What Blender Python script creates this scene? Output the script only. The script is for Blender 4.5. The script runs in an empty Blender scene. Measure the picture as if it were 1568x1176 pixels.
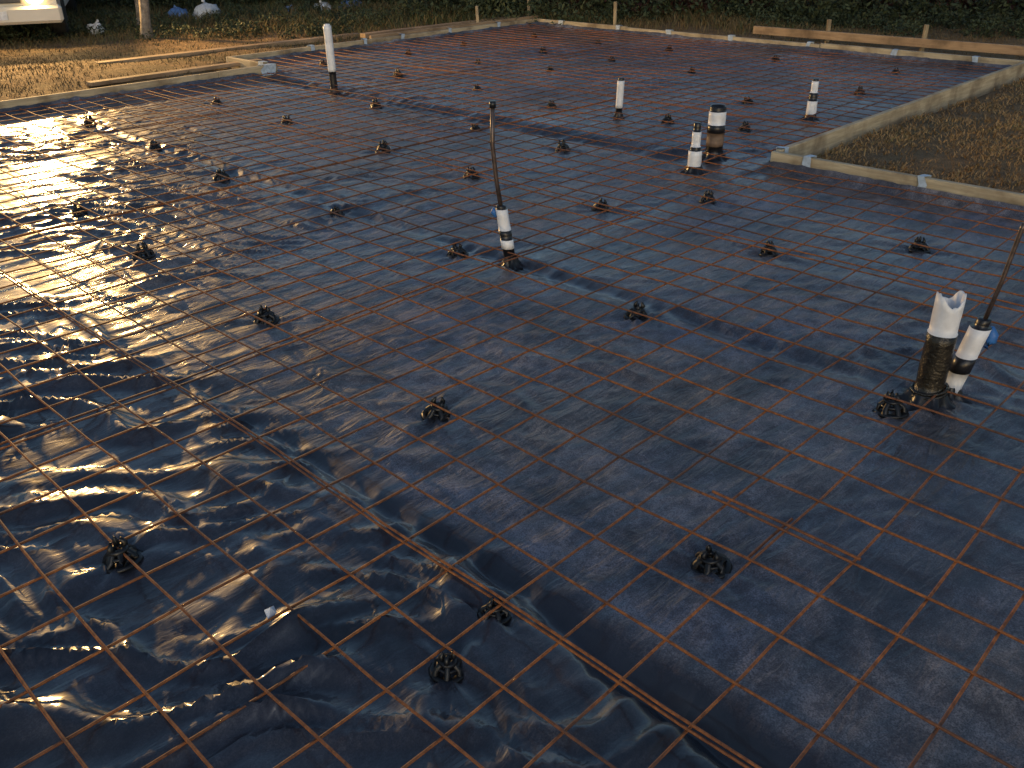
import bpy, math, random, bmesh
import numpy as np
from mathutils import Vector, Matrix
random.seed(4); rng=np.random.default_rng(7)
sc=bpy.context.scene
sc.view_settings.view_transform='Standard'; sc.view_settings.look='None'; sc.view_settings.exposure=0
# ---------------------------------------------------------------- camera
H=1.6; PITCH=math.radians(28.0); AZ=math.radians(44.2); ROLL=0.0130
f0=Vector((math.cos(AZ)*math.cos(PITCH),math.sin(AZ)*math.cos(PITCH),-math.sin(PITCH)))
r0=Vector((math.sin(AZ),-math.cos(AZ),0)); u0=r0.cross(f0)
r1=r0*math.cos(ROLL)-u0*math.sin(ROLL); u1=u0*math.cos(ROLL)+r0*math.sin(ROLL)
cd=bpy.data.cameras.new('camera'); cam=bpy.data.objects.new('camera',cd); sc.collection.objects.link(cam)
M=Matrix.Identity(4)
for i in range(3): M[i][0]=r1[i]; M[i][1]=u1[i]; M[i][2]=-f0[i]
M[2][3]=H; cam.matrix_world=M
cd.sensor_width=36; cd.lens=36*1358/1568; cd.clip_start=0.05; cd.clip_end=2000
sc.camera=cam
# ---------------------------------------------------------------- noise
def hash2(ix,iy,seed):
    n=(ix.astype(np.int64)*374761393+iy.astype(np.int64)*668265263+seed*1442695041)&0x7fffffff
    n=((n^(n>>13))*1274126177)&0x7fffffff
    return ((n^(n>>16))&0xffff)/65535.0
def perlin(x,y,seed=0):
    x=np.asarray(x,float); y=np.asarray(y,float)
    ix=np.floor(x); iy=np.floor(y); fx=x-ix; fy=y-iy
    ux=fx*fx*fx*(fx*(fx*6-15)+10); uy=fy*fy*fy*(fy*(fy*6-15)+10)
    def g(dx,dy):
        a=hash2(ix+dx,iy+dy,seed)*2*np.pi
        return np.cos(a)*(fx-dx)+np.sin(a)*(fy-dy)
    a=g(0,0);b=g(1,0);c=g(0,1);d=g(1,1)
    return ((a+(b-a)*ux)+((c+(d-c)*ux)-(a+(b-a)*ux))*uy)*1.4
def sstep(a,b,x):
    t=np.clip((x-a)/(b-a),0,1); return t*t*(3-2*t)
# ---------------------------------------------------------------- helpers
def newmesh(name,verts,faces,mats=(),smooth=False,midx=None,link=True):
    me=bpy.data.meshes.new(name); me.from_pydata([tuple(v) for v in verts],[],faces); me.update()
    for m in mats: me.materials.append(m)
    if midx is not None: me.polygons.foreach_set('material_index',np.array(midx,dtype=np.int32))
    if smooth: me.polygons.foreach_set('use_smooth',np.ones(len(me.polygons),dtype=bool))
    ob=bpy.data.objects.new(name,me)
    if link: sc.collection.objects.link(ob)
    return ob
def npmesh(name,V,Fq,mats=(),smooth=False,attr=None):
    me=bpy.data.meshes.new(name); k=Fq.shape[1]
    me.vertices.add(len(V)); me.vertices.foreach_set('co',V.astype(np.float32).ravel())
    me.loops.add(Fq.size); me.loops.foreach_set('vertex_index',Fq.astype(np.int32).ravel())
    me.polygons.add(len(Fq)); me.polygons.foreach_set('loop_start',(np.arange(len(Fq))*k).astype(np.int32))
    me.update(calc_edges=True)
    if smooth: me.polygons.foreach_set('use_smooth',np.ones(len(Fq),dtype=bool))
    for m in mats: me.materials.append(m)
    if attr:
        for n,a in attr.items():
            at=me.attributes.new(n,'FLOAT','POINT'); at.data.foreach_set('value',a.astype(np.float32).ravel())
    me.validate(); ob=bpy.data.objects.new(name,me); sc.collection.objects.link(ob); return ob
class NT:
    def __init__(s,name):
        s.m=bpy.data.materials.new(name); s.m.use_nodes=True; s.t=s.m.node_tree; s.n=s.t.nodes; s.b=s.n['Principled BSDF']
    def add(s,t,**k):
        n=s.n.new(t)
        for a,v in k.items(): setattr(n,a,v)
        return n
    def l(s,a,b): s.t.links.new(a,b)
    def noise(s,scale,detail=4,rough=.55,vec=None,dist=0,typ=None):
        n=s.add('ShaderNodeTexNoise')
        if typ: n.noise_type=typ
        n.inputs['Scale'].default_value=scale; n.inputs['Detail'].default_value=detail
        n.inputs['Roughness'].default_value=rough; n.inputs['Distortion'].default_value=dist
        if vec is not None: s.l(vec,n.inputs['Vector'])
        return n.outputs['Fac']
    def ramp(s,fac,stops):
        r=s.add('ShaderNodeValToRGB'); e=r.color_ramp.elements
        while len(e)<len(stops): e.new(.5)
        for i,(p,c) in enumerate(stops):
            e[i].position=p; e[i].color=(c,c,c,1) if not hasattr(c,'__len__') else (*c,1)
        s.l(fac,r.inputs[0]); return r.outputs[0]
    def mix(s,fac,a,b):
        n=s.add('ShaderNodeMix',data_type='RGBA')
        if hasattr(fac,'links'): s.l(fac,n.inputs[0])
        else: n.inputs[0].default_value=fac
        for v,i in ((a,6),(b,7)):
            if hasattr(v,'links'): s.l(v,n.inputs[i])
            else: n.inputs[i].default_value=(*v,1)
        return n.outputs[2]
    def math(s,op,a,b=0.0):
        n=s.add('ShaderNodeMath',operation=op)
        for v,i in ((a,0),(b,1)):
            if hasattr(v,'links'): s.l(v,n.inputs[i])
            else: n.inputs[i].default_value=v
        return n.outputs[0]
    def bump(s,h,strength=.3,dist=.01,normal=None):
        n=s.add('ShaderNodeBump'); n.inputs['Distance'].default_value=dist
        if hasattr(strength,'links'): s.l(strength,n.inputs['Strength'])
        else: n.inputs['Strength'].default_value=strength
        s.l(h,n.inputs['Height'])
        if normal is not None: s.l(normal,n.inputs['Normal'])
        return n.outputs[0]
    def geo(s): return s.add('ShaderNodeNewGeometry').outputs['Position']
    def attr(s,name): return s.add('ShaderNodeAttribute',attribute_name=name).outputs['Fac']
def simple(name,c,rough=.6,var=.3,scale=20,metal=0,bump=.2,bd=.003):
    t=NT(name); p=t.geo(); n=t.noise(scale,5,.6,p)
    c0=tuple(x*(1-var) for x in c); c1=tuple(min(1,x*(1+var)) for x in c)
    t.l(t.ramp(n,[(.3,c0),(.7,c1)]),t.b.inputs['Base Color'])
    t.b.inputs['Roughness'].default_value=rough; t.b.inputs['Metallic'].default_value=metal
    t.l(t.bump(t.noise(scale*3,3,.6,p),bump,bd),t.b.inputs['Normal']); return t.m
# ---------------------------------------------------------------- materials
def mat_sheet():
    t=NT('black_polythene'); p=t.geo(); d=t.attr('dust')
    n1=t.noise(2.4,6,.66,p,.3); n2=t.noise(14,5,.7,p); n3=t.noise(95,3,.7,p); n4=t.noise(.9,4,.6,p); n5=t.noise(230,2,.7,p)
    base=t.mix(t.ramp(n1,[(.35,0.),(.65,1.)]),(.011,.012,.018),(.022,.022,.034))
    spots=t.math('MULTIPLY',t.ramp(n2,[(.40,0.),(.70,1.)]),t.ramp(n3,[(.35,.2),(.65,1.)]))
    patches=t.ramp(n1,[(.36,.22),(.64,1.)])
    grain=t.ramp(n5,[(.35,.25),(.65,1.0)])
    f=t.math('MULTIPLY',t.math('ADD',t.math('MULTIPLY',spots,1.3),.40),t.math('MULTIPLY',patches,d))
    f=t.math('MINIMUM',t.math('MULTIPLY',f,t.math('MULTIPLY',grain,1.7)),1.0)
    dustc=t.mix(t.ramp(n4,[(.35,0.),(.65,1.)]),(.155,.18,.26),(.28,.25,.235))
    t.l(t.mix(f,base,dustc),t.b.inputs['Base Color'])
    t.l(t.math('ADD',t.math('ADD',.36,t.math('MULTIPLY',n2,.14)),t.math('MULTIPLY',f,.2)),t.b.inputs['Roughness'])
    mp=t.add('ShaderNodeMapping'); t.l(p,mp.inputs[0]); mp.inputs['Rotation'].default_value=(0,0,math.radians(45)); mp.inputs['Scale'].default_value=(2.2,5.5,1)
    w=t.noise(1.0,3,.5,mp.outputs[0],1.2,'RIDGED_MULTIFRACTAL')
    b1=t.bump(w,.55,.010)
    mp2=t.add('ShaderNodeMapping'); t.l(p,mp2.inputs[0]); mp2.inputs['Rotation'].default_value=(0,0,math.radians(42)); mp2.inputs['Scale'].default_value=(3.5,13,1)
    b15=t.bump(t.noise(1.6,4,.55,mp2.outputs[0],.7),t.math('ADD',.10,t.math('MULTIPLY',d,.50)),.022,b1)
    b2=t.bump(t.noise(60,4,.6,p),t.math('MULTIPLY',d,.35),.003,b15)
    t.l(b2,t.b.inputs['Normal']); t.b.inputs['IOR'].default_value=1.5
    t.l(t.math('SUBTRACT',.95,t.math('MULTIPLY',d,.65)),t.b.inputs['Coat Weight'])
    t.l(t.math('ADD',.10,t.math('MULTIPLY',n2,.09)),t.b.inputs['Coat Roughness']); t.l(b15,t.b.inputs['Coat Normal'])
    return t.m
def mat_ground():
    t=NT('bare_earth_and_grass'); p=t.geo()
    a=t.noise(.45,5,.6,p); b=t.noise(6,6,.7,p); c=t.noise(40,4,.7,p)
    e=t.mix(t.ramp(b,[(.3,0.),(.7,1.)]),(.10,.065,.03),(.34,.21,.095))
    g=t.mix(t.ramp(c,[(.3,0.),(.7,1.)]),(.03,.04,.014),(.13,.12,.045))
    t.l(t.mix(t.ramp(a,[(.50,0.),(.66,.7)]),e,g),t.b.inputs['Base Color'])
    t.b.inputs['Roughness'].default_value=.95
    t.l(t.bump(c,.9,.04,t.bump(b,.9,.10)),t.b.inputs['Normal']); return t.m
def mat_wood(name,c0,c1,axis):
    t=NT(name); p=t.geo(); mp=t.add('ShaderNodeMapping'); t.l(p,mp.inputs[0])
    mp.inputs['Scale'].default_value=(1,14,14) if axis=='X' else (14,1,14) if axis=='Y' else (14,14,1)
    n=t.noise(2.5,6,.65,mp.outputs[0],.4); s=t.noise(3,4,.6,p)
    col=t.mix(t.ramp(n,[(.3,0.),(.7,1.)]),c0,c1)
    col=t.mix(t.ramp(s,[(.45,0.),(.72,.9)]),col,(.12,.08,.045))
    t.l(col,t.b.inputs['Base Color']); t.b.inputs['Roughness'].default_value=.8
    t.l(t.bump(n,.6,.005),t.b.inputs['Normal']); return t.m
def mat_rust():
    t=NT('rusty_wire'); p=t.geo(); a=t.noise(1.1,3,.6,p); b=t.noise(45,4,.7,p)
    c=t.mix(t.ramp(b,[(.3,0.),(.7,1.)]),(.11,.036,.014),(.48,.165,.042))
    c=t.mix(t.ramp(a,[(.42,0.),(.62,.8)]),c,(.08,.045,.035))
    t.l(c,t.b.inputs['Base Color']); t.b.inputs['Roughness'].default_value=.6; t.b.inputs['Metallic'].default_value=.1
    t.l(t.bump(b,.5,.002),t.b.inputs['Normal']); return t.m
def mat_leaf(name,c0,c1,c2):
    t=NT(name); v=t.attr('rnd')
    t.l(t.ramp(v,[(0.,c0),(.55,c1),(1.,c2)]),t.b.inputs['Base Color']); t.b.inputs['Roughness'].default_value=.75
    return t.m
M_sheet=mat_sheet(); M_ground=mat_ground()
M_wX=mat_wood('form_timber_x',(.30,.25,.165),(.56,.475,.33),'X'); M_wY=mat_wood('form_timber_y',(.30,.25,.165),(.56,.475,.33),'Y'); M_wZ=mat_wood('stake_timber',(.25,.2,.12),(.48,.38,.24),'Z')
M_oX=mat_wood('old_plank_x',(.20,.14,.09),(.40,.29,.18),'X'); M_oY=mat_wood('old_plank_y',(.26,.17,.10),(.46,.32,.19),'Y')
M_rust=mat_rust()
M_white=simple('white_tape',(.72,.74,.78),.45,.14,18,bump=.3)
M_black=simple('black_tape',(.012,.012,.015),.32,.3,25,bump=.3)
M_brown=simple('brown_wrapped_plastic',(.022,.018,.012),.22,.7,22,bump=.7,bd=.008)
M_tan=simple('tan_dusty_pipe',(.17,.12,.09),.5,.3,22)
M_dark=simple('pipe_bore',(.004,.004,.004),.9)
M_copper=simple('dull_copper_pipe',(.12,.09,.08),.3,.4,30,metal=.6)
M_blue=simple('blue_tape',(.03,.14,.42),.5,.2)
M_lap=simple('pale_blue_tape',(.38,.47,.58),.4,.25,30,bump=.5)
M_chair=simple('black_plastic',(.008,.008,.009),.4,.3,40)
M_bag=simple('white_plastic_bag',(.62,.66,.72),.4,.2,12,bump=.6,bd=.02)
M_bluebag=simple('blue_plastic_bag',(.10,.20,.45),.4,.3,12,bump=.6,bd=.02)
M_bark=simple('pale_bark',(.22,.19,.16),.9,.5,14,bump=.9,bd=.02)
M_paint=simple('white_car_paint',(.62,.60,.55),.3,.06,3,bump=.02)
M_glass=simple('dark_glass',(.02,.025,.03),.06,.1); M_tyre=simple('tyre_rubber',(.015,.015,.015),.8,.3); M_trim=simple('grey_trim',(.06,.06,.065),.5,.3)
M_grass=mat_leaf('grass_blades',(.08,.048,.022),(.14,.095,.040),(.042,.062,.022))
M_dry=mat_leaf('dry_grass_blades',(.16,.09,.035),(.36,.23,.10),(.14,.14,.05))
M_hedge=mat_leaf('hedge_leaves',(.010,.018,.008),(.026,.044,.018),(.062,.080,.036))
M_red=mat_leaf('reddish_brush',(.026,.009,.009),(.068,.024,.022),(.06,.045,.028))
# ---------------------------------------------------------------- slab polythene sheet
YL=9.2; XJ=5.74; YF=10.2; XF=11.05; YN=3.0; XN=5.68
def inside(X,Y):
    return ((X<=XJ)&(Y<=YL)&((Y>=YN)|(X<=XN)))|((X>=XJ-.02)&(X<=XF)&(Y>=YN)&(Y<=YF))
def edge_dist(X,Y):
    d=np.full(X.shape,9.)
    for (a,b,c,e) in [(-4,YL,XJ,YL),(XJ,YL,XJ,YF),(XJ,YF,XF,YF),(XF,YF,XF,YN),(XF,YN,XN,YN),(XN,YN,XN,-4)]:
        L2=(c-a)**2+(e-b)**2; t=np.clip(((X-a)*(c-a)+(Y-b)*(e-b))/L2,0,1)
        d=np.minimum(d,np.hypot(X-a-t*(c-a),Y-b-t*(e-b)))
    return d
chairs=[(0.64,2.14),(1.8,2.13),(1.77,.96),(1.85,3.33),(1.86,4.52),(1.98,5.62),(3.03,3.34),(3.03,4.42),(2.96,5.63),(3.11,6.9),(3.18,8.26),(4.4,8.22),(4.33,6.91),(4.22,5.44),(5.27,6.85),(4.16,4.41),(5.23,5.47),(5.12,4.41),(4.16,3.27),(4.73,2.88),(4.13,2.12),(4.7,1.56),(2.98,2.12),(2.93,.95),(6.33,5.6),(6.48,4.41),(6.64,3.76),(7.68,4.35),(1.2,1.24),(1.0,1.2),(.6,3.4),(.62,4.6),(.65,5.9)]
for x in (6.6,7.75,8.9,10.1):
    for y in (3.9,5.6,6.9,8.2,9.4):
        if not (x<8 and y<6): chairs.append((x+random.uniform(-.15,.15),y+random.uniform(-.15,.15)))
pipes=[(5.58,7.93),(6.38,4.86),(7.41,3.58),(5.25,3.33),(5.72,3.47),(3.13,3.04),(3.1,.89),(3.19,.85)]
st=.02
gx=np.arange(-2.4,XF+.001,st); gy=np.arange(-2.4,YF+.001,st)
X,Y=np.meshgrid(gx,gy,indexing='ij')
rx,ry=math.sin(AZ),-math.cos(AZ); fx,fy=math.cos(AZ),math.sin(AZ)
wx=perlin(X*.8,Y*.8,3)*.40+perlin(X*2.3,Y*2.3,4)*.15+perlin(X*6,Y*6,7)*.02; wy=perlin(X*.8+9,Y*.8,5)*.40+perlin(X*2.3,Y*2.3,6)*.15+perlin(X*6,Y*6,8)*.02
Sx=(X+wx)*rx+(Y+wy)*ry; Tx=(X+wx)*fx+(Y+wy)*fy
def ridge(n,p,w=2.2): return np.clip(1-np.abs(n)*w,0,1)**p
def gate(a,b,s,lo=-.05,hi=.28): return sstep(lo,hi,perlin(a,b,s))
def rotf(rot,a,b,sd,am,w,ga,p=1.5):
    S2=Sx*math.cos(rot)-Tx*math.sin(rot); T2=Sx*math.sin(rot)+Tx*math.cos(rot)
    return ridge(perlin(S2*a,T2*b,sd),p,w)*am*gate(X*1.2+sd,Y*1.2,sd+1,*ga)
g=rotf(-.14,.65,3.6,11,.036,4.6,(-.35,.05),1.25)+rotf(.14,1.1,6.2,16,.024,4.6,(-.25,.1),1.2)
g+=rotf(0,2.0,11,12,.008,4,(-.1,.2),1.2)+perlin(Sx*3,Tx*8,13)*.0012
g2=rotf(.6,1.2,4.0,21,.018,4.4,(-.05,.2))+rotf(-.5,1.6,5,24,.013,4.4,(.0,.25))+rotf(1.3,1.2,4,27,.011,4.6,(.1,.3))
seam=1.25+.05*perlin(Y*1.1,Y*0+.3,30)+.018*perlin(Y*4,Y*0+.3,37)
loose=1-sstep(-.03,.10,X-seam)
far=sstep(3.6,5.2,Y)*(1-sstep(2.6,4.2,X))
patch=sstep(-.1,.3,perlin(X*.55,Y*.55,31))
amp=np.clip(.18+.20*patch+.9*loose+.36*far,0,1.0)
Z=amp*(g+g2)+.010*perlin(X*.7,Y*.7,41)
Z+=.007*sstep(-.015,.0,seam-X)
near=(1-sstep(.7,1.7,Y))
Z-=(.018+.042*near)*(1+.6*perlin(Y*2.2,Y*0,38))*np.exp(-((X-seam-.05)/(.026+.026*near))**2)*(1-sstep(2.0,3.4,Y))
Z-=.07*np.exp(-((X-5.6-.04*perlin(Y*2,Y*0,33))/.12)**2)*sstep(3.3,3.8,Y)
Z-=.022*(1+.8*perlin(Y*1.5,Y*0,39))*np.exp(-((X-3.12-.05*perlin(Y*1.2,Y*0,34))/.055)**2)*sstep(.8,1.4,Y)*(1-sstep(8,9,Y))
Z-=.02*np.exp(-((Y-3.02-.05*perlin(X*2,X*0,35))/.05)**2)*sstep(3,5.6,X)
for (cx,cy) in chairs+pipes:
    m=(np.abs(X-cx)<.45)&(np.abs(Y-cy)<.45); dx=X[m]-cx; dy=Y[m]-cy; r=np.hypot(dx,dy); a=np.arctan2(dy,dx)
    ph=random.uniform(0,6)
    Z[m]+=.010*np.exp(-(r/.17)**2)*np.sin(a*5+ph+2*np.sin(a*2+ph))*np.clip(r/.04,0,1)-.008*np.exp(-(r/.07)**2)
ed=edge_dist(X,Y); Z+=.07*(1-sstep(0.,.10,ed))
dust=np.clip(.20*(1-sstep(-.02,.3,X-seam))+sstep(-.02,.3,X-seam)*(.9+.7*perlin(X*.9,Y*.9,51))*(1-.5*far),0,1.3)
dust=np.clip(dust-.6*np.exp(-((X-seam-.07)/.07)**2)*(1-sstep(2,3.6,Y))-.9*np.exp(-((X-5.6)/.22)**2)*sstep(3,3.6,Y)-.5*np.exp(-((Y-3.02)/.1)**2)*sstep(2.9,3.4,X)-.7*np.exp(-((X-3.13)/.09)**2)*sstep(.8,1.4,Y),0.03,1.3)  # seam and trench bands lowered: groove shade put into the sheet colour
nx,ny=X.shape; idx=np.arange(nx*ny).reshape(nx,ny)
ins=inside(X,Y); q=ins[:-1,:-1]&ins[1:,:-1]&ins[1:,1:]&ins[:-1,1:]
F=np.stack([idx[:-1,:-1][q],idx[1:,:-1][q],idx[1:,1:][q],idx[:-1,1:][q]],1)
used=np.unique(F); remap=np.zeros(nx*ny,dtype=np.int64); remap[used]=np.arange(len(used))
V=np.stack([X.ravel(),Y.ravel(),Z.ravel()],1)[used]
npmesh('polythene_sheet',V,remap[F],[M_sheet],True,{'dust':dust.ravel()[used]})
# ---------------------------------------------------------------- ground
ax=np.unique(np.concatenate([np.linspace(-400,-6,14),np.arange(-6,30,.15),np.linspace(30,500,16)]))
GX,GY=np.meshgrid(ax,ax,indexing='ij')
def ground_z(X,Y):
    d=edge_dist(X,Y); i=inside(X,Y)
    out=.03+.04*perlin(X*.5,Y*.5,60)+.02*perlin(X*2.1,Y*2.1,61)+.02*sstep(0,1.5,d)
    return np.where(i|(d<.10),-.16,out)
GZ=ground_z(GX,GY); n=len(ax); idx=np.arange(n*n).reshape(n,n)
F=np.stack([idx[:-1,:-1].ravel(),idx[1:,:-1].ravel(),idx[1:,1:].ravel(),idx[:-1,1:].ravel()],1)
npmesh('ground',np.stack([GX.ravel(),GY.ravel(),GZ.ravel()],1),F,[M_ground],True)
# ---------------------------------------------------------------- welded wire mesh
WV=[];WF=[]
def tube(pts,rad,Vl,Fl,n=6,cap=False):
    pts=[Vector(p) for p in pts]; b=len(Vl)
    for i,p in enumerate(pts):
        t=(pts[min(i+1,len(pts)-1)]-pts[max(i-1,0)]).normalized()
        a=Vector((0,0,1)) if abs(t.z)<.9 else Vector((1,0,0))
        s=t.cross(a).normalized(); q=t.cross(s)
        rr=rad[i] if hasattr(rad,'__len__') else rad
        for k in range(n):
            an=2*math.pi*k/n; Vl.append(tuple(p+s*(math.cos(an)*rr)+q*(math.sin(an)*rr)))
    for i in range(len(pts)-1):
        for k in range(n): Fl.append((b+i*n+k,b+i*n+(k+1)%n,b+(i+1)*n+(k+1)%n,b+(i+1)*n+k))
    if cap: Fl.append(tuple(b+k for k in range(n))[::-1]); Fl.append(tuple(b+(len(pts)-1)*n+k for k in range(n)))
def sag(x,y): return .012*float(perlin(x*.9,y*.9,70))+.006*float(perlin(x*2.6,y*2.6,71))
def wire(c,a,b,along,z0,r=.0040,seed=0):
    n=max(2,int((b-a)/.19)); pts=[]
    for i in range(n+1):
        s=a+(b-a)*i/n; o=.014*float(perlin(s*.6,c*3.1+seed,72))+.006*float(perlin(s*2.5,c*7,73))
        x,y=(s,c+o) if along=='X' else (c+o,s)
        pts.append((x,y,z0+sag(x,y)))
    tube(pts,r,WV,WF,6)
ys=[.848+.192*k for k in range(-16,49)]; xs=[1.211+.189*k for k in range(-18,53)]
def runX(y):
    if y<YN+.05: return (-2.2,XN-.06)
    if y<YL-.04: return (-2.2,XF-.06)
    return (XJ+.06,XF-.06)
def runY(x):
    if x<XN-.03: return (-2.2,YL-.06)
    if x<XJ+.04: return (YN+.06,YL-.06)
    return (YN+.06,YF-.06)
for y in ys:
    if y>YF-.05: continue
    a,b=runX(y); wire(y+random.gauss(0,.003),a,b,'X',.048)
for x in xs:
    if x>XF-.05: continue
    a,b=runY(x); wire(x+random.gauss(0,.003),a,b,'Y',.0555)
wire(1.224,-2,5.2,'Y',.062); wire(4.1,-1,YL-.1,'Y',.062); wire(6.9,YN+.1,YF-.1,'Y',.062)
wire(3.01,-2,4.2,'X',.042); wire(5.26,-2,7,'X',.042); wire(7.55,1,10,'X',.042)
wire(1.985,.64,1.10,'Y',.063,.0044); wire(.866,1.80,2.05,'X',.042,.0044)
newmesh('welded_wire_mesh',WV,WF,[M_rust],True)
# ---------------------------------------------------------------- rebar chairs
def chair(x,y,z0,sc_=1):
    Vv=[];Ff=[]; R=.042
    def ring(R,z,r,n=14,sq=1.6):
        b=len(Vv); m=6
        for i in range(n):
            a=2*math.pi*i/n
            for k in range(m):
                t=2*math.pi*k/m; rr=R+r*math.cos(t)*sq; Vv.append((rr*math.cos(a),rr*math.sin(a),z+r*math.sin(t)))
        for i in range(n):
            for k in range(m): Ff.append((b+i*m+k,b+((i+1)%n)*m+k,b+((i+1)%n)*m+(k+1)%m,b+i*m+(k+1)%m))
    ring(R,.005,.006,14,2.2); ring(.028,.024,.005,12,1.5); ring(.018,.038,.007,12)
    for i in range(6):
        a=2*math.pi*i/6+.3; c,s=math.cos(a),math.sin(a)
        tube([(c*R,s*R,.003),(c*.035,s*.035,.020),(c*.016,s*.016,.038)],[.011,.010,.009],Vv,Ff,6)
    for i in range(3):
        a=2*math.pi*i/3+random.uniform(0,1); c,s=math.cos(a),math.sin(a)
        tube([(c*.016,s*.016,.036),(c*.020,s*.020,.052),(c*.013,s*.013,.066)],[.009,.0085,.004],Vv,Ff,6,True)
    ob=newmesh('rebar_chair',Vv,Ff,[M_chair],True)
    ob.location=(x,y,z0); s=random.uniform(.95,1.2)*sc_; ob.scale=(s,s,s*random.uniform(.85,1.15)); ob.rotation_euler=(random.uniform(-.14,.14),random.uniform(-.14,.14),random.uniform(0,6))
def sheetz(x,y):
    i=int(round((x-gx[0])/st)); j=int(round((y-gy[0])/st)); return float(Z[min(max(i,0),nx-1),min(max(j,0),ny-1)])
for i,c in enumerate(chairs): chair(c[0],c[1],sheetz(*c)-.003,.75 if i in (28,29) else 1.02)
# ---------------------------------------------------------------- pipes
def pipe(name,base,bands,lean=(0,0),jag=0,boot=True,cap=True):
    mats=[];V=[];F=[];MI=[]
    def mi(m):
        if m not in mats: mats.append(m)
        return mats.index(m)
    n=32; sd=random.uniform(0,50)
    def ring(z,r,jagf=0,nz=.05):
        b=len(V)
        for k in range(n):
            a=2*math.pi*k/n; rr=r*(1+nz*float(perlin(math.cos(a)*1.6+sd,math.sin(a)*1.6+z*22,80)))
            zz=z+jagf*(.40*math.cos(2*(a-AZ-math.pi/2))+.35*float(perlin(math.cos(a)*2.5+sd,math.sin(a)*2.5,81))-.3)
            V.append((rr*math.cos(a)+lean[0]*zz,rr*math.sin(a)+lean[1]*zz,zz))
        return b
    def quad(b0,b1,m):
        for k in range(n): F.append((b0+k,b0+(k+1)%n,b1+(k+1)%n,b1+k)); MI.append(m)
    prev=None; last=len(bands)-1
    for i,(z0,z1,r,m) in enumerate(bands):
        steps=max(2,int((z1-z0)/.03)); b=ring(z0,r)
        if prev is not None: quad(prev,b,mi(m))
        for s in range(1,steps+1):
            z=z0+(z1-z0)*s/steps; c=ring(z,r,jag*(s/steps)**2 if i==last else 0); quad(b,c,mi(m)); b=c
        prev=b
    zt,rt,mt=bands[-1][1],bands[-1][2],bands[-1][3]
    if cap:
        c=ring(zt+.004,rt*.8); quad(prev,c,mi(mt)); F.append(tuple(c+k for k in range(n))); MI.append(mi(mt))
    else:
        c=ring(zt-.001,rt*.88,jag); quad(prev,c,mi(mt)); e=ring(zt-.12,rt*.84); quad(c,e,mi(mt)); F.append(tuple(e+k for k in range(n))); MI.append(mi(M_dark))
    if boot:
        r=bands[0][2]; b=None
        for (z,rr,w) in [(-.004,r*2.2,.28),(.006,r*1.6,.22),(.02,r*1.3,.12),(.05,r*1.07,.04)]:
            c=len(V)
            for k in range(n):
                a=2*math.pi*k/n; q=rr*(1+w*math.sin(a*7+sd)+w*.5*math.sin(a*4+2*sd)); V.append((q*math.cos(a),q*math.sin(a),z+.006*w*math.cos(a*9)))
            if b is not None: quad(b,c,mi(M_black))
            b=c
    ob=newmesh(name,V,F,mats,True,MI); ob.location=(base[0],base[1],sheetz(*base)*.5)
    return ob
def child(parent,name,V,F,mat,smooth=True):
    o=newmesh(name,V,F,[mat],smooth); o.parent=parent; return o
B,W=M_black,M_white
pipe('plumbing_stub_pipe',(5.58,7.93),[(-.02,.225,.036,B),(.225,.66,.041,W),(.66,.673,.03,W)],lean=(-.01,.01))
pipe('plumbing_stub_pipe',(6.38,4.86),[(-.02,.086,.028,B),(.086,.315,.031,W),(.315,.335,.026,B)],lean=(.02,-.02))
pipe('plumbing_stub_pipe',(7.41,3.58),[(-.02,.02,.04,B),(.02,.158,.042,W),(.158,.226,.036,B),(.226,.32,.029,W),(.32,.335,.026,B)])
pipe('plumbing_stub_pipe',(5.25,3.33),[(-.02,.01,.046,B),(.01,.154,.046,W),(.154,.18,.036,B),(.18,.28,.030,W),(.28,.335,.025,B)])
pipe('drain_pipe',(5.72,3.47),[(-.02,.0884,.060,B),(.0884,.184,.062,M_tan),(.184,.24,.063,B),(.24,.332,.061,W),(.332,.369,.058,B)],cap=False)
p6=pipe('water_supply_pipe',(3.13,3.04),[(-.02,.093,.030,B),(.093,.14,.033,W),(.14,.19,.032,B),(.19,.30,.031,W),(.30,.315,.024,B)],lean=(-.10,.11))
V=[];F=[]; tube([(-.031,.034,.30),(-.046,.05,.45),(-.056,.062,.62),(-.052,.058,.80)],.0115,V,F,10,True); child(p6,'riser_tube',V,F,M_copper)
V=[];F=[]; tube([(-.052,.058,.795),(-.052,.058,.825)],[.017,.016],V,F,12,True); child(p6,'end_cap',V,F,M_black)
V=[];F=[]; tube([(-.052,.05,.26),(-.062,.062,.285),(-.058,.06,.305)],[.010,.014,.005],V,F,8,True); child(p6,'blue_tape_tag',V,F,M_blue)
p7=pipe('drain_pipe',(3.1,.89),[(-.02,.05,.058,M_brown),(.05,.285,.050,M_brown),(.285,.43,.047,W)],jag=.05,cap=False,lean=(-.03,-.01))
V=[];F=[]
for zc in (.045,.06):
    pts=[(.058*math.cos(a)*1.03,.058*math.sin(a)*1.03,zc+.012*math.cos(a+1)) for a in [2*math.pi*i/24 for i in range(25)]]; tube(pts,.006,V,F,6)
child(p7,'sleeve_lip',V,F,M_brown)
p8=pipe('water_supply_pipe',(3.19,.85),[(-.02,.005,.034,B),(.005,.105,.036,W),(.105,.165,.037,B),(.165,.28,.036,W),(.28,.31,.024,B)],lean=(.13,-.16))
V=[];F=[]; tube([(.040,-.05,.30),(.058,-.068,.45),(.078,-.082,.64),(.080,-.084,.66)],.008,V,F,10,True); child(p8,'riser_tube',V,F,M_copper)
V=[];F=[]; tube([(.05,-.075,.20),(.064,-.082,.225),(.068,-.082,.25),(.062,-.075,.28)],[.012,.019,.020,.008],V,F,8,True); child(p8,'blue_tape_tag',V,F,M_blue)
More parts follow.
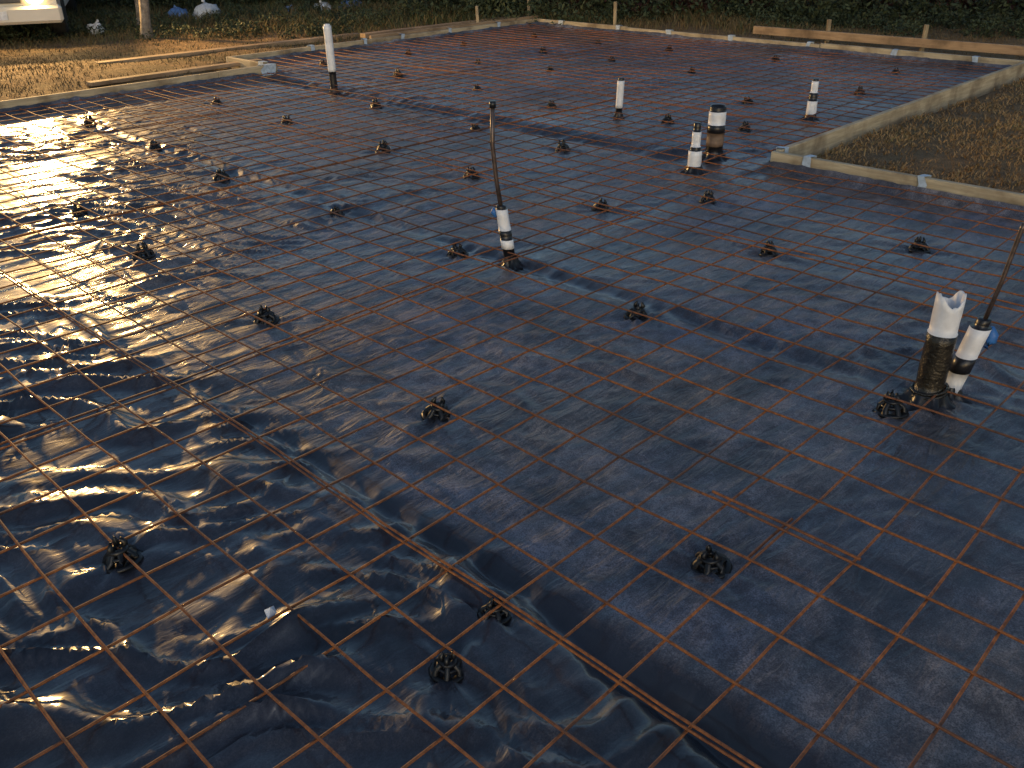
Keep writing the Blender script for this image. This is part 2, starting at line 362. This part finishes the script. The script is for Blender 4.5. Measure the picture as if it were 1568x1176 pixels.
# ---------------------------------------------------------------- formwork boards
def boxv(a,b,bev=.004):
    (x0,y0,z0),(x1,y1,z1)=a,b
    bm=bmesh.new(); bmesh.ops.create_cube(bm,size=1)
    for v in bm.verts: v.co=Vector(((x0+x1)/2+v.co.x*(x1-x0),(y0+y1)/2+v.co.y*(y1-y0),(z0+z1)/2+v.co.z*(z1-z0)))
    bmesh.ops.bevel(bm,geom=bm.edges[:],offset=bev,segments=1,affect='EDGES')
    V=[tuple(v.co) for v in bm.verts]; bm.verts.index_update(); F=[tuple(v.index for v in f.verts) for f in bm.faces]; bm.free(); return V,F
def board(name,a,b,mat,bev=.004,rz=0,parent=None):
    V,F=boxv(a,b,bev); c=Vector([(a[i]+b[i])/2 for i in range(3)])
    V=[tuple(Vector(v)-c) for v in V]; o=newmesh(name,V,F,[mat]); o.location=c; o.rotation_euler=(0,0,rz)
    if parent: o.parent=parent
    return o
form=bpy.data.objects.new('timber_formwork',None); sc.collection.objects.link(form)
T=.045; ZT=.115
def runboards(axis,c,a,b,side,tag,lens):
    p=a; i=0
    while p<b-.01:
        L=min(lens[i%len(lens)],b-p); zt=ZT+random.uniform(-.012,.012); j=random.uniform(-.008,.008)
        lo,hi=(c+.002,c+T) if side>0 else (c-T,c-.002)
        if axis=='X': board(f'board_{tag}_{i}',(p+.003,lo+j,-.14),(p+L-.003,hi+j,zt),M_wX,rz=random.uniform(-.004,.004),parent=form)
        else: board(f'board_{tag}_{i}',(lo+j,p+.003,-.14),(hi+j,p+L-.003,zt),M_wY,rz=random.uniform(-.004,.004),parent=form)
        p+=L; i+=1
runboards('X',YL,-4,XJ,1,'a',[3.6,2.4,3.0]); runboards('Y',XJ,YL+T+.003,YF,-1,'b',[2])
runboards('X',YF,XJ-T,XF+T,1,'c',[2.4,3.6]); runboards('Y',XF,YN-T,YF-.003,1,'d',[2.4,3.0,1.8])
runboards('X',YN,XN+T+.005,XF-.003,-1,'e',[2.7,2.7]); runboards('Y',XN,-4,YN,1,'f',[1.2,1.5,2.4,2])
board('outer_board_a',(-2,YL+.06,-.05),(4.9,YL+.105,.10),M_oX,parent=form)
board('outer_board_c',(7.9,YF+.055,-.05),(XF+.2,YF+.10,.15),M_oX,parent=form)
board('outer_board_f',(XN+.060,.9,-.05),(XN+.10,2.5,.098),M_wY,parent=form)
def strap(x,y,axis,side,i,w=.07):
    e=.010; pr=[(-.014,.02),(-e,.08),(-e,ZT+.015),(T+e,ZT+.015),(T+e+.004,.06)]; V=[];F=[]
    for j,(o,z) in enumerate(pr):
        sk=random.uniform(-.15,.15)*w
        for k in (-1,0,1):
            ww=k*w*.5*(1+random.uniform(-.4,.4))+sk; oo=o*side
            V.append((x+ww,y+oo,z) if axis=='X' else (x+oo,y+ww,z))
    for j in range(len(pr)-1):
        for k in range(2): F.append((j*3+k,j*3+k+1,(j+1)*3+k+1,(j+1)*3+k))
    child(form,f'tape_strap_{i}',V,F,M_lap,False)
i=0
for x in (6.9,7.75,8.4,9.3,10.3): strap(x,YF,'X',1,i,.06); i+=1
for y in (9.6,8.5,7.6,6.6,5.5,4.4,3.5): strap(XF,y,'Y',1,i,.07); i+=1
for y in (2.72,1.95): strap(XN,y,'Y',1,i,.05); i+=1
strap(5.80,YN,'X',-1,i,.05); i+=1
strap(5.60,YL,'X',1,i,.17); i+=1
strap(XJ,9.45,'Y',-1,i,.14); i+=1
board('timber_plank',(4.6,11.2,.02),(8.4,11.35,.075),M_oX,rz=-.03)
board('timber_plank',(8.2,10.75,.05),(11.3,10.88,.11),M_oX,rz=-.015)
board('timber_plank',(11.62,2.9,.10),(11.66,6.6,.20),M_oY,rz=.02)
board('timber_plank',(3.9,9.9,.04),(6.0,10.02,.08),M_oX,rz=.03)
for (x,y,h) in [(10.1,10.45,.36),(11.3,10.5,.42),(11.3,8.75,.42),(11.75,5.6,.33),(11.72,4.35,.35)]:
    o=board('wooden_stake',(x-.022,y-.022,-.1),(x+.022,y+.022,h),M_wZ); o.rotation_euler=(random.uniform(-.05,.05),random.uniform(-.05,.05),random.uniform(0,1))
newmesh('paper_scrap',[(0,0,0),(.03,.01,.004),(.035,.03,.012),(.005,.025,.02),(.018,.018,.024)],[(0,1,4),(1,2,4),(2,3,4),(3,0,4)],[M_white]).location=(.78,1.62,.035)
# ---------------------------------------------------------------- vegetation
def blades(name,px,py,hh,ww,mat,rn,bend=.4):
    n=len(px); a=rng.uniform(0,2*np.pi,n); pz=ground_z(px,py)-.01
    la=rng.uniform(0,2*np.pi,n); lb=rng.uniform(.1,1,n)*bend*hh
    dx=np.cos(a)*ww/2; dy=np.sin(a)*ww/2; lx=np.cos(la)*lb; ly=np.sin(la)*lb
    P=np.zeros((n,5,3))
    P[:,0]=np.stack([px-dx,py-dy,pz],1); P[:,1]=np.stack([px+dx,py+dy,pz],1)
    P[:,2]=np.stack([px+dx*.7+lx*.35,py+dy*.7+ly*.35,pz+hh*.6],1); P[:,3]=np.stack([px-dx*.7+lx*.35,py-dy*.7+ly*.35,pz+hh*.6],1)
    P[:,4]=np.stack([px+lx,py+ly,pz+hh],1)
    b=np.arange(n)*5
    F=np.concatenate([np.stack([b,b+1,b+2],1),np.stack([b,b+2,b+3],1),np.stack([b+3,b+2,b+4],1)])
    return npmesh(name,P.reshape(-1,3),F,[mat],False,{'rnd':np.repeat(rn,5)})
def scatter(n,x0,x1,y0,y1,cond):
    x=rng.uniform(x0,x1,n); y=rng.uniform(y0,y1,n); k=cond(x,y)&~inside(x,y)&(edge_dist(x,y)>.12); return x[k],y[k]
def infr(x,y):
    fw=x*fx+y*fy; la=x*rx+y*ry; return (fw>.5)&(np.abs(la)<fw*.66+1.5)&(fw<22)
x,y=scatter(420000,-1,24,-1,26,infr)
dn=perlin(x*.9,y*.9,90)+.6*perlin(x*3,y*3,91); k=(dn>rng.uniform(-.9,.5,len(x)))&~((x>5.7)&(y<3)); x,y=x[k],y[k]
dist=x*fx+y*fy; tall=sstep(12.5,16,dist+1.0*perlin(x*.7,y*.7,92))
green=np.clip(.35+.5*perlin(x*.4,y*.4,93)+.6*tall,0,1)
rn=np.clip(rng.uniform(0,.55,len(x))+green*.6,0,1)
hh=rng.uniform(.02,.055,len(x))*(1+3.5*tall); ww=rng.uniform(.006,.014,len(x))*(1+.8*tall)
blades('grass',x,y,hh,ww,M_grass,rn,1.1)
x,y=scatter(70000,5.75,11.6,-.5,2.95,infr)
dn=perlin(x*1.3,y*1.3,190)+.7*perlin(x*4,y*4,191); k=dn>rng.uniform(-.8,.6,len(x)); x,y,dn=x[k],y[k],dn[k]
blades('dry_grass',x,y,rng.uniform(.012,.045,len(x)),rng.uniform(.006,.016,len(x)),M_dry,np.clip(rng.uniform(0,.7,len(x))+.5*dn,0,1),1.4)
def leafcloud(name,cent,mat,lsz,npc):
    P=[];R=[]
    for (cx,cy,cz,rr,rz) in cent:
        m=npc; d=rng.normal(size=(m,3)); d/=np.linalg.norm(d,axis=1)[:,None]; rad=rng.uniform(.35,1.,m)**.5
        lump=1+.35*perlin(d[:,0]*2+cx,d[:,1]*2+d[:,2]*2+cy,95)
        c=np.stack([cx+d[:,0]*rr*rad*lump,cy+d[:,1]*rr*rad*lump,cz+d[:,2]*rz*rad*lump],1); c=c[c[:,2]>-.02]
        m=len(c); u=rng.normal(size=(m,3)); u/=np.linalg.norm(u,axis=1)[:,None]; w=np.cross(u,rng.normal(size=(m,3))); w/=np.linalg.norm(w,axis=1)[:,None]
        s=rng.uniform(.6,1.4,m)[:,None]*lsz
        P.append(np.stack([c-u*s,c+w*s*.45,c+u*s,c-w*s*.45],1)); R.append(np.clip(rng.uniform(0,1,m)*.6+.4*rng.uniform(0,1),0,1))
    P=np.concatenate(P); R=np.concatenate(R); n=len(P); b=np.arange(n)*4
    return npmesh(name,P.reshape(-1,3),np.stack([b,b+1,b+2,b+3],1),[mat],False,{'rnd':np.repeat(R,4)})
def at(fw,la): return (fw*fx+la*rx, fw*fy+la*ry)
cg=[];cr=[];cw=[]
la=-13
while la<14:
    for row in range(4):
        fw=15.5+row*1.3+random.uniform(-.6,.6)-.17*max(la,0)+(1.9 if la<-1.5 else 0)
        X0,Y0=at(fw,la+random.uniform(-.4,.4)); s=random.uniform(.5,.95)
        (cr if (la>.8 and row>=1 and random.random()<.85) else cg).append((X0,Y0,s*.6+row*.18,s,s*.9))
    la+=.7
for k in range(260):
    l0=random.uniform(-12,12); X0,Y0=at(random.uniform(13.4,16.8)-.12*max(l0,0),l0)
    if Y0>YF+1.3 or X0>XF+1.6: cw.append((X0,Y0,.08,random.uniform(.15,.45),random.uniform(.10,.26)))
leafcloud('hedge',cg,M_hedge,.040,1500); leafcloud('brushwood',cr,M_red,.045,1500); leafcloud('weeds',cw,M_hedge,.024,400)
def trunk(x,y,h,r,lean):
    V=[];F=[]; pts=[(x+lean*(t**1.5)+.04*math.sin(t*5),y+.03*math.cos(t*7),-.05+h*t) for t in [i/8 for i in range(9)]]
    tube(pts,[r*(1.5 if i==0 else 1)*(1-.06*i) for i in range(9)],V,F,12)
    for j in range(7):
        a=random.uniform(0,6.3); z=h*random.uniform(.45,.95); L=random.uniform(.4,.9)
        tube([(x+lean*.6,y,z),(x+lean*.6+math.cos(a)*L*.5,y+math.sin(a)*L*.5,z+L*.3),(x+lean*.6+math.cos(a)*L,y+math.sin(a)*L,z+L*.75)],[r*.4,r*.25,r*.08],V,F,7)
    o=newmesh('young_tree',V,F,[M_bark],True)
    cc=[(x+lean+random.uniform(-.8,.8),y+random.uniform(-.8,.8),h+random.uniform(-.3,.9),random.uniform(.3,.55),.4) for _ in range(9)]
    c=leafcloud('foliage',cc,M_hedge,.05,350); c.parent=o
trunk(6.15,13.2,2.6,.075,.15); trunk(6.75,14.6,2.4,.06,-.1)
def lump(name,x,y,s,mat,zs=.8,seed=0):
    V=[];F=[]; n=20;m=12
    for i in range(m+1):
        th=math.pi*i/m
        for k in range(n):
            a=2*math.pi*k/n; rr=s*(1+.45*float(perlin(math.cos(a)*1.7*math.sin(th)+seed,math.sin(a)*1.7*math.sin(th)+math.cos(th)*2,97)))
            V.append((rr*math.sin(th)*math.cos(a),rr*math.sin(th)*math.sin(a),max(-.4*s,rr*math.cos(th)*zs)))
    for i in range(m):
        for k in range(n): F.append((i*n+k,(i+1)*n+k,(i+1)*n+(k+1)%n,i*n+(k+1)%n))
    tube([(0,0,s*zs*.85),(.02,0,s*zs*1.1),(.05,.02,s*zs*1.25)],[s*.12,s*.07,s*.16],V,F,8)
    o=newmesh(name,V,F,[mat],True); o.location=(x,y,.4*s+.04); o.rotation_euler=(0,0,seed)
lump('plastic_bag',8.1,15.0,.22,M_bag,.8,1); lump('plastic_bag',7.75,15.3,.18,M_bluebag,.7,2); lump('plastic_bag',10.0,14.3,.18,M_bag,.6,3)
lump('plastic_bag',10.45,14.1,.2,M_bluebag,.6,4); lump('plastic_bag',9.5,14.6,.15,M_bluebag,.5,5); lump('plastic_bag',5.95,14.4,.13,M_bag,.9,6)
# ---------------------------------------------------------------- pickup truck with lit lamps
FV=Vector((-.42,-.9075,0)); WVd=Vector((FV.y,-FV.x,0))
truck=bpy.data.objects.new('pickup_truck',None); sc.collection.objects.link(truck)
fc=Vector((5.19,13.55,0))+WVd*.93
Rm=Matrix.Identity(4)
for i_ in range(3): Rm[i_][0]=FV[i_]; Rm[i_][1]=-WVd[i_]; Rm[i_][2]=(0,0,1)[i_]
Rm.translation=fc
if Rm.to_3x3().determinant()<0:
    for i_ in range(3): Rm[i_][1]=WVd[i_]
truck.matrix_world=Rm
def part(name,V,F,mat,sm=False):
    o=newmesh(name,V,F,[mat],sm); o.parent=truck; return o
def pbox(name,a,b,mat,bev=.02): V,F=boxv(a,b,bev); return part(name,V,F,mat)
prof=[(-.05,.42),(-.03,.80),(-.12,.98),(-1.25,1.10),(-1.75,1.52),(-2.0,1.60),(-3.0,1.60),(-3.3,1.12),(-5.1,1.10),(-5.1,.5),(-4.45,.45),(-4.35,.70),(-4.1,.80),(-3.85,.70),(-3.75,.42),(-1.4,.42),(-1.3,.70),(-1.05,.80),(-.8,.70),(-.7,.42)]
V=[(x,-.88+ (.12 if z>1.2 else 0),z) for x,z in prof]+[(x,.88-(.12 if z>1.2 else 0),z) for x,z in prof]; n=len(prof)
F=[tuple(reversed(range(n))),tuple(range(n,2*n))]+[(k,n+k,n+(k+1)%n,(k+1)%n) for k in range(n)]
part('body',V,F,M_paint)
pbox('front_bumper',(-.10,-.93,.34),(.10,.93,.56),M_paint,.035); pbox('grille',(-.04,-.45,.60),(.0,.45,.80),M_trim,.01); pbox('number_plate',(.102,-.26,.40),(.112,.26,.51),M_bag,.003)
V=[(-1.30,-.76,1.13),(-1.30,.76,1.13),(-1.74,.68,1.53),(-1.74,-.68,1.53)]; part('windscreen_glass',[(x+.02,y,z+.02) for x,y,z in V],[(0,1,2,3)],M_glass)
def wheel(nm,x,y):
    V=[];F=[];n=28; pr=[(.20,-.11),(.33,-.11),(.37,-.07),(.37,.07),(.33,.11),(.20,.11),(.05,.06)]
    for r,o in pr:
        for k in range(n): a=2*math.pi*k/n; V.append((x+r*math.cos(a),y+o*(1 if y>0 else -1),.41+r*math.sin(a)))
    for i in range(len(pr)-1):
        for k in range(n): F.append((i*n+k,i*n+(k+1)%n,(i+1)*n+(k+1)%n,(i+1)*n+k))
    part(nm,V,F,M_tyre,True)
for i,(x,y) in enumerate([(-1.05,.78),(-1.05,-.78),(-4.1,.78),(-4.1,-.78)]): wheel(f'wheel_{i}',x,y)
def emis(name,c,s):
    m=bpy.data.materials.new(name); m.use_nodes=True; b=m.node_tree.nodes['Principled BSDF']; b.inputs['Base Color'].default_value=(.8,.8,.8,1)
    b.inputs['Emission Color'].default_value=(*c,1); b.inputs['Emission Strength'].default_value=s
    try: m.cycles.emission_sampling='NONE'
    except Exception: pass
    return m
M_lamp=emis('lit_headlamp',(1,.62,.18),12)
for s in (-1,1):
    V=[];F=[];n=20; y0=s*.62
    for r,o in [(.09,-.035),(.085,.0),(.05,.02),(.0,.028)]:
        for k in range(n): a=2*math.pi*k/n; V.append((o,y0+r*1.3*math.cos(a),.66+r*math.sin(a)))
    for i in range(3):
        for k in range(n): F.append((i*n+k,i*n+(k+1)%n,(i+1)*n+(k+1)%n,(i+1)*n+k))
    part(f'headlamp_{"ab"[s>0]}',V,F,M_lamp,True)
pbox('roof_lamp_housing',(-1.98,-.32,1.64),(-1.86,.32,1.88),M_trim,.01); pbox('roof_lamp_bracket',(-1.95,-.05,1.595),(-1.89,.05,1.64),M_trim,.004)
pbox('roof_lamp_lens',(-1.858,-.29,1.67),(-1.85,.29,1.85),M_lamp,.002)
def lamp(name,loc,size,sy,power,col,tilt,yaw=0):
    l=bpy.data.lights.new(name,'AREA'); l.shape='RECTANGLE'; l.size=size; l.size_y=sy; l.energy=power; l.color=col
    o=bpy.data.objects.new(name,l); sc.collection.objects.link(o)
    p=Rm@Vector(loc); d=(Rm.to_3x3()@Vector((1,yaw,tilt))).normalized(); o.location=p; o.rotation_euler=d.to_track_quat('-Z','Y').to_euler(); return o
lamp('roof_work_lamp',(-1.83,0,1.76),.58,.18,1050,(1,.58,.20),-.12)
lamp('headlamp_beam',(.06,.62,.66),.2,.16,25,(1,.66,.26),-.1); lamp('headlamp_beam',(.06,-.62,.66),.2,.16,25,(1,.66,.26),-.1)
# ---------------------------------------------------------------- sky and sun
w=bpy.data.worlds.new('World'); sc.world=w; w.use_nodes=True; nt=w.node_tree
sky=nt.nodes.new('ShaderNodeTexSky'); sky.sky_type='NISHITA'; sky.sun_disc=False
SE=math.radians(11); SR=math.radians(226); sky.sun_elevation=SE; sky.sun_rotation=SR; sky.ozone_density=1.7; sky.dust_density=1.2
bg=nt.nodes['Background']; bg.inputs['Strength'].default_value=.145; nt.links.new(sky.outputs[0],bg.inputs[0])
sl=bpy.data.lights.new('sun','SUN'); sl.energy=.25; sl.angle=math.radians(30); sl.color=(1,.93,.85)
so=bpy.data.objects.new('sun',sl); sc.collection.objects.link(so)
el=math.radians(30); sd=Vector((math.sin(SR)*math.cos(el),math.cos(SR)*math.cos(el),math.sin(el)))
so.rotation_euler=sd.to_track_quat('Z','Y').to_euler()
